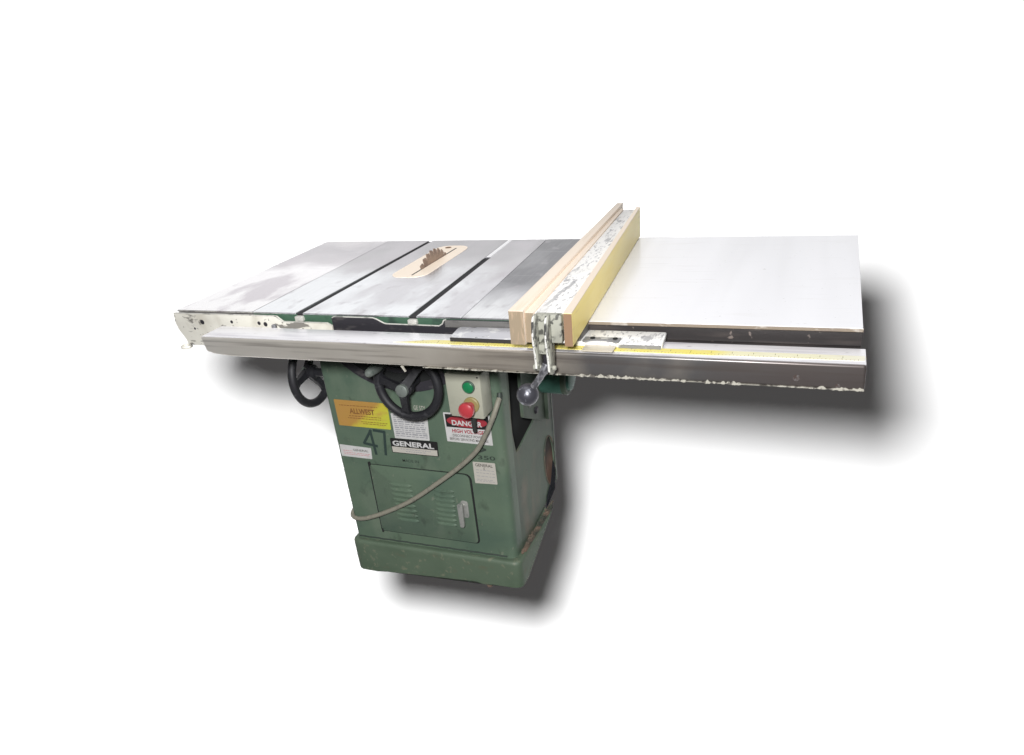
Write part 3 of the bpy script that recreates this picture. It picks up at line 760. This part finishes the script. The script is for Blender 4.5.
b = NB(); slab(b, .244, .385, .003, .0600, -.146, YB - .004); sb = part('backing_board', b, M['maple'], fence, label='thinner maple board behind the blade side face')
b = NB(); slab(b, .248, .381, .0035, .0595, -.1470, -.1458, 0); part('end_grain', b, M['maple_end'], sb)
b = NB(); slab(b, .388, .862, .001, .0585, -.140, YB - .006, .003); part('fence_tube', b, M['speck'], fence)
b = NB(); slab(b, .866, 1.0, 0, .0620, -.151, YB); rb = part('face_board', b, M['yellow_wood'], fence, label='yellowed board on the extension table side')
b = NB(); slab(b, .870, .996, .0005, .0610, -.1520, -.1508, 0); part('end_grain', b, M['plywood_end'], rb)
b = NB(); slab(b, .868, .998, .0618, .0630, -.1508, YB - .001, 0); part('board_edge', b, M['maple'], rb)
# carriage on the rail
b = NB()
prism(b, smooth_poly([(.523, -.079), (.68, -.081), (.68, -.016), (.517, -.016)], [.012, 0, 0, .012], 4), 'z', .8375, .8460, .0012, 2)
car = part('carriage_bar', b, M['silver'], fence, label='silvery left arm of the carriage')
b = NB()
prism(b, smooth_poly([(.79, -.080), (.9575, -.080), (.9535, -.014), (.79, -.014)], [0, .006, .006, 0], 4), 'z', .8375, .8470, .0012, 2)
car2 = part('carriage_bar', b, M['speck'], fence, label='chipped white right arm of the carriage')
b = NB(); box(b, .690, .80, -.079, -.016, .8375, .8600, .001); part('carriage_centre', b, M['bracket_grey'], fence)
b = NB(); box(b, .525, .68, -.0825, -.0795, .8372, .8450); part('lip_and_shade', b, M['bracket'], car)
b = NB(); box(b, .875, .955, -.0825, -.0805, .8372, .8440); part('lip_and_shade', b, M['dull_bar'], car2)  # grey strip stands in for the thin shadow along the right arm
b = NB()
ao = [(.805, -.060), (.876, -.060), (.876, -.083)] + [(.8405 + .030 * math.cos(a), -.090 + .014 * math.sin(a)) for a in [PI * .08 + (PI * .84) * i / 10 for i in range(11)]] + [(.805, -.083)]
prism(b, ao, 'z', .8472, .8500, .0006, 1); ab = part('cursor_bracket', b, M['dull_bar'], fence)
for x in (.822, .866):
    b = NB(); lathe(b, (x, -.069, .8500), 'z', [(0, .005), (.002, .0045), (.002, 0)], 10); part('screw', b, M['dark'], ab)
b = NB(); prism(b, smooth_poly([(.811, -.1125), (.871, -.1125), (.871, -.076), (.811, -.076)], .003, 2), 'z', .8392, .8412, .0004, 1); part('cursor', b, M['glassy'], fence)
# clamp casting at the front
XC = .7622
b = NB(); box(b, .7375, .7895, -.1560, -.1405, .8690, .9225, .003, 2); blk = part('clamp_block', b, M['clamp'], fence)
def rib(x0, x1, nm, z_low):
    b = NB()
    P = [(-.157, .925), (-.166, .9235), (-.173, .912), (-.176, .890), (-.175, .868), (-.171, .852), (-.169, .835), (-.169, z_low + .012), (-.164, z_low + .005), (-.152, z_low + .003), (-.145, z_low + .012), (-.142, .865), (-.156, .869)]
    prism(b, P, 'x', x0, x1, .0012, 2); o = part(nm, b, M['clamp'], fence)
    b = NB(); Q = [P[1], P[2], P[3], P[4], P[5], P[6], P[7]]
    for (y0, za), (y1, zb) in zip(Q, Q[1:]): tube(b, [(x0 + .0008, y0 - .0006, za), (x0 + .0008, y1 - .0006, zb)], .0021, 6)
    part('chipped_edge', b, M['rib_edge'], o)
rib(.7395, .7455, 'clamp_rib', .812); rib(.7640, .7700, 'clamp_rib', .806)
b = NB(); box(b, .7458, .7638, -.1650, -.1430, .8500, .8688, .002); part('clamp_web', b, M['clamp'], fence)
b = NB(); box(b, .7458, .7638, -.1440, -.1400, .806, .8518, .001); part('cam_plate', b, M['bracket'], fence)
b = NB(); lathe(b, (.732, -.160, .8230), 'x', [(0, 0), (0, .005), (.003, .0065), (.012, .0065), (.012, .0045), (.044, .0045), (.044, 0)], 16); part('pivot_pin', b, M['clamp'], fence)
b = NB(); tube(b, catmull([(.757, -.158, .829), (.751, -.163, .815), (.740, -.167, .798), (.728, -.170, .782)], 5), [.0085] * 6 + [.0065] * 10, 12)
lv = part('lever', b, M['lever'], fence)
b = NB(); t = NB(); bmesh.ops.create_uvsphere(t, u_segments=28, v_segments=16, radius=.0215, matrix=Matrix.Translation((.7185, -.170, .7700))); merge(b, t)
part('ball_knob', b, M['ball'], lv)

# ================================================================== camera, backdrop, light
R_ = Vector((.93115926, .35286966, -.0917902)); U_ = Vector((-.10490027, .50037254, .85943193)); B_ = Vector((.34919675, -.79063919, .50294265))
CL = Vector((1.2122, -1.4311, 1.3463))
rot = Matrix((R_, U_, B_)).transposed().to_4x4()
cd = bpy.data.cameras.new('camera'); cam = bpy.data.objects.new('camera', cd); COL.objects.link(cam)
cam.matrix_world = Matrix.Translation(CL) @ rot
cd.sensor_fit = 'HORIZONTAL'; cd.sensor_width = 36; cd.lens = 763.9723 * 36 / 1024
cd.shift_x = (512 - 507.6389) / 1024; cd.shift_y = (492.7396 - 377.5) / 1024
cd.clip_start = .05; cd.clip_end = 200
scene.camera = cam

BD = 24.; S = 80
c = CL - B_ * BD
me = bpy.data.meshes.new('backdrop')
me.from_pydata([(-S, -S, 0), (S, -S, 0), (S, S, 0), (-S, S, 0)], [], [(0, 1, 2, 3)]); me.materials.append(M['backdrop'])
bd = bpy.data.objects.new('backdrop', me); COL.objects.link(bd); bd.matrix_world = Matrix.Translation(c) @ rot
bd['kind'] = 'structure'; bd['label'] = 'plain white studio backdrop far behind the saw'; bd['category'] = 'backdrop'

KEY_E = 1.48
ld = bpy.data.lights.new('added_key_light', 'POINT'); ld.shadow_soft_size = .076; ld.energy = 1  # added lamp beside the camera, throws the saw's shadow onto the backdrop
ld.use_nodes = True; nt = ld.node_tree; em = nt.nodes['Emission']
fo = nt.nodes.new('ShaderNodeLightFalloff'); fo.inputs['Strength'].default_value = KEY_E * 4 * PI * PI
nt.links.new(fo.outputs['Constant'], em.inputs['Strength'])
lo = bpy.data.objects.new('added_key_light', ld); COL.objects.link(lo)
lo.location = CL + R_ * -.096 + U_ * .110

al = bpy.data.lights.new('added_overhead_fill', 'AREA'); al.shape = 'RECTANGLE'; al.size = 2.6; al.size_y = 1.8; al.energy = 38  # unseen softbox added overhead to brighten the horizontal tops
ao_ = bpy.data.objects.new('added_overhead_fill', al); COL.objects.link(ao_); ao_.location = (.5, .1, 3.4)
w = bpy.data.worlds.new('World'); scene.world = w; w.use_nodes = True
bg = w.node_tree.nodes['Background']; bg.inputs[0].default_value = (1, .965, .96, 1); bg.inputs[1].default_value = .068

scene.view_settings.view_transform = 'Standard'; scene.view_settings.look = 'None'; scene.view_settings.exposure = 0
scene.render.engine = 'CYCLES'
